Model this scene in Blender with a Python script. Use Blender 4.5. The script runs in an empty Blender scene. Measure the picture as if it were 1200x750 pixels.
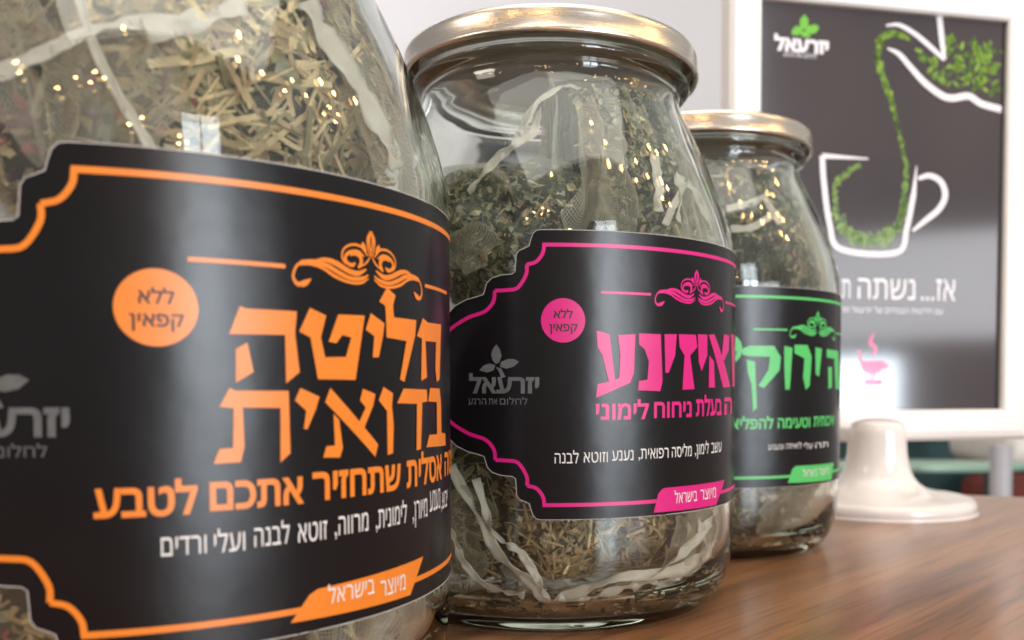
import bpy, bmesh, math, random
from mathutils import Vector, noise
from mathutils.geometry import delaunay_2d_cdt
S = 0.01            # everything below is written in centimetres
PI = math.pi
sc = bpy.context.scene
COL = sc.collection

# ------------------------------------------------------------------ camera
cam_d = bpy.data.cameras.new('camera'); cam = bpy.data.objects.new('camera', cam_d); COL.objects.link(cam)
cam.location = (0, 0, 6.08 * S); cam.rotation_euler = (PI / 2 - 0.04, 0, 0)
cam_d.sensor_width = 36; cam_d.lens = 1046.574 / 1200 * 36
cam_d.shift_x = (600 - 664.766) / 1200; cam_d.shift_y = (490.728 - 375) / 1200
cam_d.clip_start = 0.01; cam_d.clip_end = 50
cam_d.dof.use_dof = True; cam_d.dof.focus_distance = 0.185; cam_d.dof.aperture_fstop = 20
sc.camera = cam

# ------------------------------------------------------------------ world, lamps, exposure
w = bpy.data.worlds.new('World'); sc.world = w; w.use_nodes = True
bg = w.node_tree.nodes['Background']; bg.inputs[0].default_value = (1.0, 0.965, 0.95, 1); bg.inputs[1].default_value = 0.36
sc.view_settings.view_transform = 'Standard'; sc.view_settings.look = 'None'; sc.view_settings.gamma = 1
sc.view_settings.exposure = 0.02
sc.render.engine = 'CYCLES'
cy = sc.cycles
cy.max_bounces = 18; cy.transmission_bounces = 14; cy.transparent_max_bounces = 24; cy.diffuse_bounces = 4; cy.glossy_bounces = 6
cy.caustics_refractive = True; cy.caustics_reflective = False; cy.sample_clamp_indirect = 6; cy.use_denoising = True
cy.blur_glossy = 0.3

def polar(az, el, dist):            # azimuth from straight behind the camera, towards +x
    a, e = math.radians(az), math.radians(el)
    return Vector((math.sin(a) * math.cos(e), -math.cos(a) * math.cos(e), math.sin(e))) * dist + Vector((0, 20, 8))
def area(name, az, el, dist, wd, ht, power, col):
    l = bpy.data.lights.new(name, 'AREA'); l.shape = 'RECTANGLE'; l.size = wd * S; l.size_y = ht * S
    l.energy = power; l.color = col
    o = bpy.data.objects.new(name, l); COL.objects.link(o)
    p = polar(az, el, dist); o.location = p * S
    o.rotation_euler = (Vector((0, 20, 8)) - p).to_track_quat('-Z', 'Y').to_euler()
    return o
# tall glazed door behind the camera: two columns of three panes
for ci, az in enumerate((31.5, 38.0)):
    for el, ht, pw in ((-9.5, 54, 9.0), (5.5, 54, 10.5), (20.0, 58, 3.6)):
        area('door_pane_light', az, el, 230, 22, ht, pw, (0.84, 0.92, 1.0))
area('curtained_window_light', 47, 6.5, 260, 110, 34, 8.0, (0.92, 0.95, 1.0))
area('window_light', 47.5, -1, 258, 30, 22, 7.0, (0.80, 0.91, 1.0))
area('warm_fill_light', -62, 28, 160, 50, 24, 5, (1.0, 0.88, 0.76))  # added warm fill from the left to tint the lid reflections
area('side_fill_light', 100, 30, 240, 270, 210, 4, (0.97, 1.0, 0.88))  # added broad soft fill on the right, no known window there
area('overhead_fill_light', 25, 84, 170, 190, 190, 26, (1.0, 0.95, 0.87))  # added fill from above to lift the jar contents, not a fixture
wl = area('wall_fill_light', -152, 44, 190, 150, 60, 8, (1.0, 0.98, 1.0)); wl.rotation_euler = (Vector((40, 235, 40)) - polar(-152, 44, 190)).to_track_quat('-Z', 'Y').to_euler()  # added fill aimed at the back wall to brighten it
rb = random.Random(5)
for az, el in [(-28, 33), (-31, 36), (-5, 33), (-2, 37), (1, 52), (-4, 39), (23, 15), (26, 17), (25, 19), (55, 57), (50, 52), (93, 46), (97, 43), (90, 40), (86, 37), (94, 37), (89, 34),
               (80, 43), (76, 47), (-11, 36), (-15, 31), (-60, 40), (-68, 37), (-50, 42), (48, 64), (12, 22), (8, 19), (62, 48), (70, 44), (110, 40)]:
    l = bpy.data.lights.new('fairy_bulb', 'POINT'); l.shadow_soft_size = rb.uniform(1.0, 1.4) * S; l.energy = 0.5; l.color = (1.0, 0.58, 0.22)
    o = bpy.data.objects.new('fairy_bulb', l); COL.objects.link(o); o.location = polar(az + rb.uniform(-1, 1), el + rb.uniform(-1, 1), 95) * S

# ------------------------------------------------------------------ traced print, centimetres on the flattened label / poster
D = {}
D['title1']=[[[-2.129,1.332],[-2.045,1.302],[-1.326,1.3],[-1.357,0.988],[-1.294,0.436],[-1.498,0.275],[-1.505,0.958],[-2.274,0.947]],[[-2.189,0.743],[-2.037,0.838],[-1.957,0.431],[-2.196,0.285]],[[-1.122,1.362],[-0.858,1.265],[-0.95,0.943],[-0.883,0.657],[-0.516,0.67],[-0.414,0.964],[-0.577,0.994],[-0.686,0.869],[-0.82,0.886],[-0.649,1.293],[-0.145,1.308],[-0.34,0.328],[-1.004,0.336],[-1.117,0.936],[-1.292,1.016]],[[-0.019,1.353],[0.287,1.214],[0.252,1.03],[0.15,0.681],[0.018,0.677],[0.052,1.005],[-0.126,1.094]],[[0.353,1.782],[0.564,1.673],[0.498,1.505],[0.523,1.323],[1.172,1.32],[1.133,1.073],[0.787,0.297],[0.669,0.342],[0.857,0.962],[0.335,0.996],[0.322,1.338],[0.307,1.491],[0.169,1.546]],[[1.4,1.371],[1.611,1.308],[2.295,1.321],[2.183,0.349],[2.017,0.299],[1.945,0.532],[1.991,0.995],[1.504,0.991],[1.552,0.376],[1.332,0.316],[1.368,1.026],[1.193,1.059]],[[-2.28,0.213],[-2.202,0.174],[-1.463,0.17],[-1.448,-0.72],[-1.596,-0.842],[-1.586,-0.073],[-2.111,-0.055],[-2.095,-0.591],[-2.146,-0.808],[-2.5,-0.815],[-2.42,-0.617],[-2.246,-0.609],[-2.229,-0.063],[-2.412,-0.041]],[[-1.286,0.209],[-0.984,0.08],[-1.044,-0.099],[-1.184,-0.387],[-1.239,-0.375],[-1.197,-0.122],[-1.369,0.033]],[[-0.799,0.207],[0.118,-0.677],[0.053,-0.865],[-0.891,0.001]],[[-0.195,0.194],[0.065,0.11],[0.016,-0.069],[-0.188,-0.427],[-0.279,-0.315],[-0.141,-0.093],[-0.254,0.017]],[[-0.748,-0.174],[-0.65,-0.265],[-0.591,-0.69],[-0.644,-0.829],[-0.931,-0.811],[-0.876,-0.648],[-0.729,-0.645]],[[0.25,0.219],[0.481,0.117],[0.451,-0.079],[0.492,-0.389],[0.469,-0.839],[0.337,-0.858],[0.329,-0.159],[0.142,0.011]],[[0.765,0.189],[1.549,0.166],[1.56,-0.033],[1.366,-0.047],[1.303,-0.828],[1.154,-0.841],[1.177,-0.066],[0.588,-0.042]],[[1.685,0.195],[2.179,0.18],[2.264,-0.091],[2.277,-0.608],[2.574,-0.637],[2.599,-0.858],[1.519,-0.813],[1.641,-0.609],[2.019,-0.619],[2.01,-0.054],[1.605,-0.033]]]
D['title2']=[[[-2.88,1.045],[-2.57,0.964],[-2.528,0.667],[-2.427,-0.094],[-2.328,-0.06],[-2.3,0.471],[-2.359,0.947],[-1.913,0.976],[-1.947,0.074],[-2.043,-0.16],[-2.511,-0.359],[-2.892,-0.51],[-2.858,-0.193],[-2.582,-0.14],[-2.735,0.467],[-2.859,0.664]],[[-1.822,0.998],[-1.206,0.993],[-1.149,-0.126],[-1.216,-0.364],[-1.84,-0.341],[-1.818,-0.126],[-1.585,-0.092],[-1.547,0.346],[-1.666,0.626],[-1.821,0.744]],[[-1.095,0.996],[-0.709,1.008],[-0.761,0.493],[-0.959,0.08],[-1.064,0.079]],[[-0.642,1.01],[-0.022,1.018],[0.038,0.719],[-0.236,0.503],[-0.066,-0.321],[-0.506,-0.333],[-0.443,0.499],[-0.611,0.702]],[[0.058,1.035],[0.469,1.038],[0.475,0.518],[0.223,0.124],[0.1,0.369]],[[0.536,1.04],[0.827,1.067],[2.003,-0.272],[1.379,-0.284]],[[1.414,1.094],[1.874,1.078],[1.828,0.703],[1.428,0.395],[1.284,0.538]],[[0.57,0.521],[0.806,0.382],[0.878,-0.282],[0.552,-0.281]],[[2.057,1.125],[2.584,1.136],[2.677,-0.259],[2.296,-0.273]]]
D['frame']=[[[-4.096,3.015],[-4.129,2.807],[-4.28,2.613],[-4.497,2.55]],[[-4.497,2.55],[-4.51,2.323],[-4.71,2.02],[-4.978,1.972],[-5.251,1.964]],[[-5.251,1.964],[-5.286,1.716],[-5.497,1.491],[-5.895,1.368],[-6.276,1.179],[-6.419,1.082]]]
D['outline']=[[-4.168,3.345],[-4.279,3.326],[-4.358,3.249],[-4.41,3.101],[-4.443,2.972],[-4.542,2.928],[-4.675,2.878],[-4.741,2.782],[-4.755,2.587],[-4.769,2.392],[-4.842,2.341],[-5.113,2.321],[-5.333,2.255],[-5.445,2.147],[-5.502,1.984],[-5.531,1.886],[-5.746,1.827],[-5.967,1.781],[-6.273,1.646],[-6.416,1.517]]
D['leaf']=[[[-5.214,0.73],[-5.132,0.611],[-5.091,0.466],[-5.146,0.308],[-5.229,0.269],[-5.312,0.362],[-5.346,0.5],[-5.297,0.632]],[[-5.638,0.125],[-5.537,0.237],[-5.382,0.283],[-5.243,0.243],[-5.285,0.124],[-5.432,0.072]],[[-5.133,0.203],[-5.105,0.321],[-4.949,0.386],[-4.794,0.385],[-4.68,0.319],[-4.814,0.202],[-4.983,0.163]],[[-5.229,0.203],[-5.106,0.17],[-4.997,-0.028],[-5.106,-0.061],[-5.147,0.071]]]
D['ban2']=[[-1.269,-2.833],[-1.15,-2.715],[-1.028,-2.693],[1.548,-2.702],[0.976,-3.299],[-1.393,-3.269]]
D['ban1']=[[-1.184,-2.799],[-1.045,-2.734],[1.358,-2.657],[0.918,-3.214],[-1.479,-3.158]]
D['title3']=[[[-3.166,1.264],[-2.909,1.378],[-2.017,1.387],[-1.746,1.005],[-1.795,0.572],[-2.387,-0.019],[-2.585,0.061],[-2.228,0.57],[-2.169,1.023],[-2.965,1.041],[-3.141,1.085]],[[-3.0,0.928],[-2.713,0.85],[-2.627,-0.674],[-2.759,-0.787],[-2.827,0.117],[-2.961,0.512]],[[-1.613,1.393],[-1.266,1.331],[-1.366,-0.055],[-1.553,-0.077],[-1.604,0.687]],[[-1.177,1.436],[-0.559,1.438],[-0.335,1.048],[-0.429,0.058],[-0.622,-0.081],[-0.765,0.348],[-0.707,0.984],[-1.173,1.15]],[[-0.129,1.379],[0.278,1.331],[0.12,0.375],[-0.091,0.444]],[[0.623,1.329],[1.891,1.295],[2.319,-0.073],[1.541,-0.068],[1.329,1.011],[0.631,1.044]],[[0.749,0.713],[1.086,0.717],[1.11,-0.006],[0.799,-0.052]]]
D['ban3']=[[-1.227,-2.764],[-1.076,-2.656],[1.394,-2.689],[1.187,-3.283],[-1.414,-3.218]]
D['orn']=[[[[-0.018,2.605],[0.032,2.499],[0.025,2.374],[-0.014,2.225]],[0.02,0.06,0.05,0.03]],[[[-0.018,2.605],[-0.071,2.485],[-0.067,2.363],[-0.032,2.223]],[0.02,0.06,0.05,0.03]],[[[-0.02,2.214],[-0.101,2.113],[-0.266,2.013]],[0.03,0.05,0.03]],[[[-0.141,2.2],[-0.263,2.257],[-0.419,2.238],[-0.509,2.158],[-0.477,2.076],[-0.383,2.047],[-0.323,2.088]],[0.03,0.09,0.09,0.08,0.08,0.1,0.05]],[[[-0.071,2.218],[-0.208,2.345],[-0.392,2.352],[-0.532,2.275],[-0.57,2.161],[-0.522,2.077],[-0.422,2.043]],[0.04,0.06,0.06,0.05,0.05,0.05,0.05]],[[[-0.42,2.188],[-0.321,2.226],[-0.223,2.19],[-0.206,2.101],[-0.266,2.023]],[0.03,0.09,0.11,0.1,0.05]],[[[-0.194,2.387],[-0.14,2.353],[-0.099,2.277]],[0.14,0.1,0.03]],[[[-1.022,2.055],[-0.877,2.079],[-0.692,2.049],[-0.448,1.954],[-0.267,1.936],[-0.102,2.014]],[0.03,0.09,0.13,0.13,0.12,0.04]],[[[-1.247,2.014],[-1.034,2.025],[-0.833,1.996],[-0.598,1.9],[-0.399,1.848],[-0.187,1.868],[-0.061,1.932]],[0.07,0.12,0.11,0.11,0.1,0.09,0.03]],[[[-1.289,1.972],[-1.099,1.989],[-0.901,1.95],[-0.694,1.851],[-0.45,1.789],[-0.215,1.798],[-0.061,1.88]],[0.05,0.06,0.07,0.08,0.07,0.07,0.03]],[[[-1.226,2.025],[-1.331,1.93],[-1.374,1.792],[-1.324,1.701],[-1.251,1.687]],[0.06,0.06,0.06,0.09,0.12]],[[[-1.251,1.687],[-1.177,1.722],[-1.097,1.78]],[0.14,0.13,0.02]]]
D['w1']=[["לטבע",-3.958,-2.707,-1.481,0.389],["אתכם",-2.555,-1.249,-1.457,0.395],["שתחזיר",-1.112,0.667,-1.44,0.42],["אסלית",0.839,2.291,-1.44,0.45]]
D['s1']=[["ורדים",-3.166,-2.608,-2.021,0.25],["ועלי",-2.509,-2.106,-2.032,0.257],["לבנה",-1.978,-1.477,-2.004,0.263],["זוטא",-1.347,-0.88,-2.016,0.271],["מרווה,",-0.746,-0.11,-1.992,0.28],["לימונית,",0.056,0.83,-1.997,0.294],["מיורן,",1.014,1.534,-1.996,0.312],["נענע",1.644,2.17,-1.941,0.354]]
D['b1']=[["בישראל",-0.876,0.004,-2.992,0.229],["מיוצר",0.138,0.766,-3.088,0.256],["ללא",-3.406,-2.978,1.245,0.189],["קפאין",-3.491,-2.869,0.944,0.189]]
D['g1']=[]
D['w2']=[["לימוני",-2.898,-1.541,-1.026,0.377],["ניחוח",-1.396,-0.17,-1.007,0.387],["בעלת",-0.003,1.293,-0.997,0.423],["ה",1.478,2.242,-0.996,0.445]]
D['s2']=[["לבנה",-3.858,-3.301,-2.03,0.238],["וזוטא",-3.181,-2.606,-2.016,0.239],["נענע",-2.501,-1.955,-1.989,0.24],["רפואית,",-1.819,-0.955,-1.97,0.243],["מליסה",-0.847,-0.161,-1.969,0.248],["לימון,",-0.028,0.573,-1.949,0.255],["עשב",0.702,1.311,-1.949,0.261]]
D['b2']=[["בישראל",-0.757,0.052,-3.097,0.25],["מיוצר",0.195,0.953,-3.096,0.257],["ללא",-3.895,-3.442,1.377,0.235],["קפאין",-3.954,-3.323,1.044,0.255]]
D['g2']=[["יזרעאל",-5.904,-4.212,-0.413,0.38],["הרגע",-5.927,-5.47,-0.674,0.141],["את",-5.407,-5.198,-0.67,0.139],["לחלום",-5.136,-4.489,-0.668,0.138]]
D['w3']=[["להפליא",-3.524,-2.014,-1.376,0.339],["וטעימה",-1.848,-0.376,-1.366,0.343],["איכותית",-0.187,1.404,-1.349,0.352]]
D['s3']=[["ונענע",-2.202,-1.599,-2.072,0.171],["לואיזה",-1.493,-0.803,-2.062,0.172],["עלי",-0.676,-0.222,-2.092,0.175],["תה",-0.073,0.829,-2.089,0.177]]
D['b3']=[["בישראל",-0.747,0.051,-3.051,0.234],["מיוצר",0.159,0.933,-3.05,0.238]]
D['mon']={"corners":[[0.004,25.024],[13.848,25.023],[13.625,4.749],[4.655,4.669],[-1.769,22.396],[10.335,3.099]],"pot_up":[[6.931,24.335],[7.654,24.421],[8.47,24.098],[9.296,23.585],[10.298,22.861],[10.149,23.723],[9.959,25.085]],"pot_low":[[7.029,23.197],[7.678,22.958],[8.337,22.358],[9.167,21.619],[10.167,21.031],[10.833,20.928],[11.75,21.089],[12.515,20.741],[13.709,20.519]],"stream":[[8.151,23.714],[7.338,24.009],[6.622,23.595],[6.473,22.869],[6.694,22.026],[7.063,21.045],[7.399,20.202],[7.656,19.35],[8.0,18.21],[8.182,17.055],[8.125,15.595],[8.063,15.417],[7.981,14.83],[7.628,14.116]],"potfill":[[8.314,23.726],[9.142,22.994],[10.305,22.498],[10.437,24.253],[13.721,23.849],[13.778,21.265],[12.503,21.33],[10.488,21.563],[9.487,22.077],[8.489,23.018]],"cup":[[6.025,17.551],[3.467,17.57],[3.571,16.263],[3.911,14.214],[4.561,12.912],[7.714,12.832],[8.281,14.139],[8.644,15.909],[8.777,17.317]],"handle":[[8.893,16.68],[9.549,16.863],[10.217,16.565],[10.47,15.869],[10.111,15.147],[9.326,14.529],[8.611,13.974]],"cupgreen":[[5.518,17.215],[4.763,16.719],[4.264,16.179],[4.188,15.258],[4.541,14.352],[5.188,13.567],[5.957,13.419],[6.6,13.498],[7.373,13.757],[7.948,14.478],[8.065,15.3]],"clover":[[[2.416,24.532],[2.635,24.27],[2.608,23.917],[2.378,23.758],[2.177,23.882],[2.173,24.232]],[[1.719,23.608],[1.915,23.903],[2.269,23.89],[2.333,23.657],[2.074,23.454],[1.767,23.472]],[[2.456,23.722],[2.607,23.959],[3.039,24.078],[3.227,23.924],[3.044,23.671],[2.766,23.579]],[[2.179,23.645],[2.61,23.707],[2.768,23.41],[2.305,23.402]]],"pinkcup":[[[5.692,7.234],[7.116,7.241],[6.993,6.769],[6.801,6.592],[6.024,6.59],[5.827,6.824]],[[5.964,6.261],[7.04,6.262],[6.967,5.979],[6.033,5.979]],[[6.256,6.591],[6.606,6.591],[6.611,6.262],[6.261,6.261]]],"steam":[[6.484,8.682],[6.284,8.176],[6.587,7.826],[6.373,7.437]],"ear":[[7.118,7.123],[7.38,7.066],[7.253,6.829],[7.033,6.769]],"side":[[5.645,7.819],[5.675,7.527],[5.757,7.199]],"words":[["אז...",9.152,11.154,10.394,1.108],["נשתה",5.536,8.803,10.414,1.047],["תה",4.102,5.103,10.429,0.954],["יזרעאל",0.799,3.754,22.63,0.668],["לחלום את הרגע",1.304,3.104,22.374,0.21],["יזרעאל",5.788,7.199,6.249,0.264],["עם חליטות הצמחים של יזרעאל תה",4.588,10.461,9.699,0.261]]}
D['rib1']=[[[0.94,11.94],[0.99,11.44],[1.08,10.8],[1.15,10.21],[1.21,9.58]],[[0.15,10.86],[0.18,10.32],[0.24,9.73],[0.31,9.23]],[[0.01,10.05],[0.14,10.4],[0.25,10.74],[0.41,11.0]],[[0.38,10.81],[0.54,11.14],[0.69,11.52]]]
D['rib2']=[[[0.25,13.43],[0.08,13.27],[-0.05,12.93],[-0.18,12.36],[-0.22,11.97]],[[-0.06,12.79],[-0.11,12.15],[-0.24,11.78],[-0.36,11.22],[-0.44,10.63]],[[0.59,10.21],[0.63,10.95],[0.65,11.69]],[[0.72,10.03],[0.79,10.85],[0.83,11.31]]]
D['rib2b']=[[[-0.5,4.08],[-0.36,2.98],[-0.23,1.98],[-0.07,1.28],[-0.01,0.73]],[[-0.36,3.8],[-0.27,2.58],[-0.12,1.99],[-0.03,1.18],[0.0,0.67]],[[-0.01,0.73],[0.16,1.06],[0.39,1.39],[0.73,1.38],[1.27,1.59]],[[0.87,2.55],[0.95,1.84],[0.8,1.4],[0.66,1.34]]]
D['rib3']=[[[0.06,11.93],[0.21,12.09],[0.46,12.45]],[[0.08,11.22],[0.25,11.3],[0.48,11.83]],[[0.42,12.52],[0.47,11.96],[0.52,11.5]]]
D['seam2']=[[[0.15,12.68],[0.06,11.77],[0.04,10.78],[0.01,9.78]],[[0.35,10.13],[0.48,10.48],[0.65,10.84]]]

# ------------------------------------------------------------------ materials
def mat(name, col, rough=0.5, metal=0.0, spec=0.5, coat=0.0, noise_amt=0.0, noise_scale=20, bump=0.0, bump_scale=200, col2=None, trans=0):
    m = bpy.data.materials.new(name); m.use_nodes = True
    nt = m.node_tree; b = nt.nodes['Principled BSDF']
    b.inputs['Base Color'].default_value = (*col, 1); b.inputs['Roughness'].default_value = rough
    b.inputs['Metallic'].default_value = metal; b.inputs['Specular IOR Level'].default_value = spec
    b.inputs['Coat Weight'].default_value = coat; b.inputs['Coat Roughness'].default_value = 0.08
    tc = nt.nodes.new('ShaderNodeTexCoord')
    if noise_amt or col2:
        n = nt.nodes.new('ShaderNodeTexNoise'); n.inputs['Scale'].default_value = noise_scale; n.inputs['Detail'].default_value = 6
        nt.links.new(tc.outputs['Object'], n.inputs['Vector'])
        mx = nt.nodes.new('ShaderNodeMix'); mx.data_type = 'RGBA'
        c2 = col2 or tuple(c * (1 - noise_amt) for c in col)
        mx.inputs[6].default_value = (*col, 1); mx.inputs[7].default_value = (*c2, 1)
        r = nt.nodes.new('ShaderNodeMapRange'); r.inputs[1].default_value = 0.35; r.inputs[2].default_value = 0.65
        nt.links.new(n.outputs[0], r.inputs[0]); nt.links.new(r.outputs[0], mx.inputs[0]); nt.links.new(mx.outputs[2], b.inputs['Base Color'])
    if bump:
        n2 = nt.nodes.new('ShaderNodeTexNoise'); n2.inputs['Scale'].default_value = bump_scale; n2.inputs['Detail'].default_value = 3
        nt.links.new(tc.outputs['Object'], n2.inputs['Vector'])
        bp = nt.nodes.new('ShaderNodeBump'); bp.inputs['Strength'].default_value = bump; bp.inputs['Distance'].default_value = 0.001
        nt.links.new(n2.outputs[0], bp.inputs['Height']); nt.links.new(bp.outputs[0], b.inputs['Normal'])
    return m

def glass_mat():
    m = bpy.data.materials.new('jar_glass'); m.use_nodes = True; nt = m.node_tree; N = nt.nodes; L = nt.links
    N.remove(N['Principled BSDF']); out = N['Material Output']
    g = N.new('ShaderNodeBsdfGlass'); g.inputs['IOR'].default_value = 1.5; g.inputs['Roughness'].default_value = 0.0
    g.inputs['Color'].default_value = (0.985, 1.0, 0.985, 1)
    tc = N.new('ShaderNodeTexCoord'); n = N.new('ShaderNodeTexNoise'); n.inputs['Scale'].default_value = 26; n.inputs['Detail'].default_value = 2
    L.new(tc.outputs['Object'], n.inputs['Vector'])
    bp = N.new('ShaderNodeBump'); bp.inputs['Strength'].default_value = 0.35; bp.inputs['Distance'].default_value = 0.0012
    L.new(n.outputs[0], bp.inputs['Height']); L.new(bp.outputs[0], g.inputs['Normal'])
    L.new(g.outputs[0], out.inputs['Surface'])
    v = N.new('ShaderNodeVolumeAbsorption'); v.inputs['Color'].default_value = (0.72, 0.76, 0.54, 1); v.inputs['Density'].default_value = 7
    L.new(v.outputs[0], out.inputs['Volume'])
    return m

def gauze_mat(name, col, holes=0.12, threads=0.42, per=95):
    m = bpy.data.materials.new(name); m.use_nodes = True; nt = m.node_tree; N = nt.nodes; L = nt.links
    N.remove(N['Principled BSDF']); out = N['Material Output']
    tr = N.new('ShaderNodeBsdfTransparent')
    df = N.new('ShaderNodeBsdfDiffuse'); df.inputs[0].default_value = (*col, 1)
    tl = N.new('ShaderNodeBsdfTranslucent'); tl.inputs[0].default_value = (*col, 1)
    gl = N.new('ShaderNodeBsdfGlossy'); gl.inputs['Roughness'].default_value = 0.35; gl.inputs[0].default_value = (0.9, 0.88, 0.85, 1)
    m1 = N.new('ShaderNodeMixShader'); m1.inputs[0].default_value = 0.4; L.new(df.outputs[0], m1.inputs[1]); L.new(tl.outputs[0], m1.inputs[2])
    m2 = N.new('ShaderNodeMixShader'); m2.inputs[0].default_value = 0.12; L.new(m1.outputs[0], m2.inputs[1]); L.new(gl.outputs[0], m2.inputs[2])
    uv = N.new('ShaderNodeUVMap'); sp = N.new('ShaderNodeSeparateXYZ'); L.new(uv.outputs[0], sp.inputs[0])
    outs = []
    for i in (0, 1):
        a = N.new('ShaderNodeMath'); a.operation = 'MULTIPLY'; a.inputs[1].default_value = per * 2 * PI; L.new(sp.outputs[i], a.inputs[0])
        s = N.new('ShaderNodeMath'); s.operation = 'SINE'; L.new(a.outputs[0], s.inputs[0])
        g = N.new('ShaderNodeMapRange'); g.inputs[1].default_value = 0.0; g.inputs[2].default_value = 0.8; L.new(s.outputs[0], g.inputs[0]); outs.append(g.outputs[0])
    mx = N.new('ShaderNodeMath'); mx.operation = 'MAXIMUM'; L.new(outs[0], mx.inputs[0]); L.new(outs[1], mx.inputs[1])
    r = N.new('ShaderNodeMapRange'); r.inputs[3].default_value = holes; r.inputs[4].default_value = threads; L.new(mx.outputs[0], r.inputs[0])
    # the cloth covers more where it is seen edge-on: more threads per line of sight
    lw = N.new('ShaderNodeLayerWeight'); lw.inputs[0].default_value = 0.35
    ad = N.new('ShaderNodeMath'); ad.operation = 'MULTIPLY_ADD'; ad.inputs[1].default_value = 0.36; ad.use_clamp = True
    L.new(lw.outputs['Facing'], ad.inputs[0]); L.new(r.outputs[0], ad.inputs[2])
    m3 = N.new('ShaderNodeMixShader'); L.new(ad.outputs[0], m3.inputs[0]); L.new(tr.outputs[0], m3.inputs[1]); L.new(m2.outputs[0], m3.inputs[2])
    L.new(m3.outputs[0], out.inputs['Surface'])
    return m

def ribbon_mat():
    m = mat('satin_ribbon', (0.90, 0.83, 0.72), 0.42, col2=(0.80, 0.71, 0.59), noise_scale=120, bump=0.3, bump_scale=500)
    nt = m.node_tree; b = nt.nodes['Principled BSDF']; b.inputs['Sheen Weight'].default_value = 0.4
    tl = nt.nodes.new('ShaderNodeBsdfTranslucent'); tl.inputs[0].default_value = (0.85, 0.8, 0.72, 1)
    mx = nt.nodes.new('ShaderNodeMixShader'); mx.inputs[0].default_value = 0.3
    nt.links.new(b.outputs[0], mx.inputs[1]); nt.links.new(tl.outputs[0], mx.inputs[2]); tp = nt.nodes.new('ShaderNodeBsdfTransparent'); my = nt.nodes.new('ShaderNodeMixShader'); my.inputs[0].default_value = 0.03
    nt.links.new(mx.outputs[0], my.inputs[1]); nt.links.new(tp.outputs[0], my.inputs[2]); nt.links.new(my.outputs[0], nt.nodes['Material Output'].inputs['Surface'])
    return m

def wood_mat():
    m = bpy.data.materials.new('table_wood'); m.use_nodes = True; nt = m.node_tree; N = nt.nodes; L = nt.links; b = N['Principled BSDF']
    tc = N.new('ShaderNodeTexCoord'); mp = N.new('ShaderNodeMapping'); mp.inputs['Rotation'].default_value = (0, 0, math.radians(-47))
    L.new(tc.outputs['Object'], mp.inputs[0])
    mp2 = N.new('ShaderNodeMapping'); mp2.inputs['Scale'].default_value = (6, 75, 30); L.new(mp.outputs[0], mp2.inputs[0])
    n1 = N.new('ShaderNodeTexNoise'); n1.inputs['Scale'].default_value = 1.0; n1.inputs['Detail'].default_value = 8; n1.inputs['Distortion'].default_value = 0.6; L.new(mp2.outputs[0], n1.inputs[0])
    mp3 = N.new('ShaderNodeMapping'); mp3.inputs['Scale'].default_value = (28, 700, 300); L.new(mp.outputs[0], mp3.inputs[0])
    n2 = N.new('ShaderNodeTexNoise'); n2.inputs['Scale'].default_value = 1.0; n2.inputs['Detail'].default_value = 4; L.new(mp3.outputs[0], n2.inputs[0])
    cr = N.new('ShaderNodeValToRGB'); e = cr.color_ramp.elements
    e[0].position = 0.28; e[0].color = (0.15, 0.064, 0.027, 1); e[1].position = 0.72; e[1].color = (0.43, 0.21, 0.10, 1)
    k = cr.color_ramp.elements.new(0.5); k.color = (0.30, 0.138, 0.062, 1)
    L.new(n1.outputs[0], cr.inputs[0])
    cr2 = N.new('ShaderNodeMapRange'); cr2.inputs[1].default_value = 0.36; cr2.inputs[2].default_value = 0.5; cr2.inputs[3].default_value = 0.62; cr2.inputs[4].default_value = 1.0
    L.new(n2.outputs[0], cr2.inputs[0])
    mx = N.new('ShaderNodeMix'); mx.data_type = 'RGBA'; mx.blend_type = 'MULTIPLY'; mx.inputs[0].default_value = 1
    L.new(cr.outputs[0], mx.inputs[6]); L.new(cr2.outputs[0], mx.inputs[7]); L.new(mx.outputs[2], b.inputs['Base Color'])
    b.inputs['Roughness'].default_value = 0.3; b.inputs['Coat Weight'].default_value = 0.35; b.inputs['Coat Roughness'].default_value = 0.18
    rr = N.new('ShaderNodeMapRange'); rr.inputs[3].default_value = 0.26; rr.inputs[4].default_value = 0.36; L.new(n1.outputs[0], rr.inputs[0]); L.new(rr.outputs[0], b.inputs['Roughness'])
    bp = N.new('ShaderNodeBump'); bp.inputs['Strength'].default_value = 0.12; bp.inputs['Distance'].default_value = 0.0004
    L.new(n2.outputs[0], bp.inputs['Height']); L.new(bp.outputs[0], b.inputs['Normal'])
    return m

def lid_mat():
    m = bpy.data.materials.new('lid_metal'); m.use_nodes = True; nt = m.node_tree; N = nt.nodes; L = nt.links; b = N['Principled BSDF']
    b.inputs['Base Color'].default_value = (0.66, 0.60, 0.53, 1); b.inputs['Metallic'].default_value = 1; b.inputs['Roughness'].default_value = 0.3
    tc = N.new('ShaderNodeTexCoord'); mp = N.new('ShaderNodeMapping'); mp.inputs['Scale'].default_value = (60, 60, 1500); L.new(tc.outputs['Object'], mp.inputs[0])
    n = N.new('ShaderNodeTexNoise'); n.inputs['Scale'].default_value = 1; n.inputs['Detail'].default_value = 3; L.new(mp.outputs[0], n.inputs[0])
    r = N.new('ShaderNodeMapRange'); r.inputs[3].default_value = 0.18; r.inputs[4].default_value = 0.36; L.new(n.outputs[0], r.inputs[0]); L.new(r.outputs[0], b.inputs['Roughness'])
    bp = N.new('ShaderNodeBump'); bp.inputs['Strength'].default_value = 0.08; bp.inputs['Distance'].default_value = 0.0004; L.new(n.outputs[0], bp.inputs['Height']); L.new(bp.outputs[0], b.inputs['Normal'])
    return m

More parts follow.
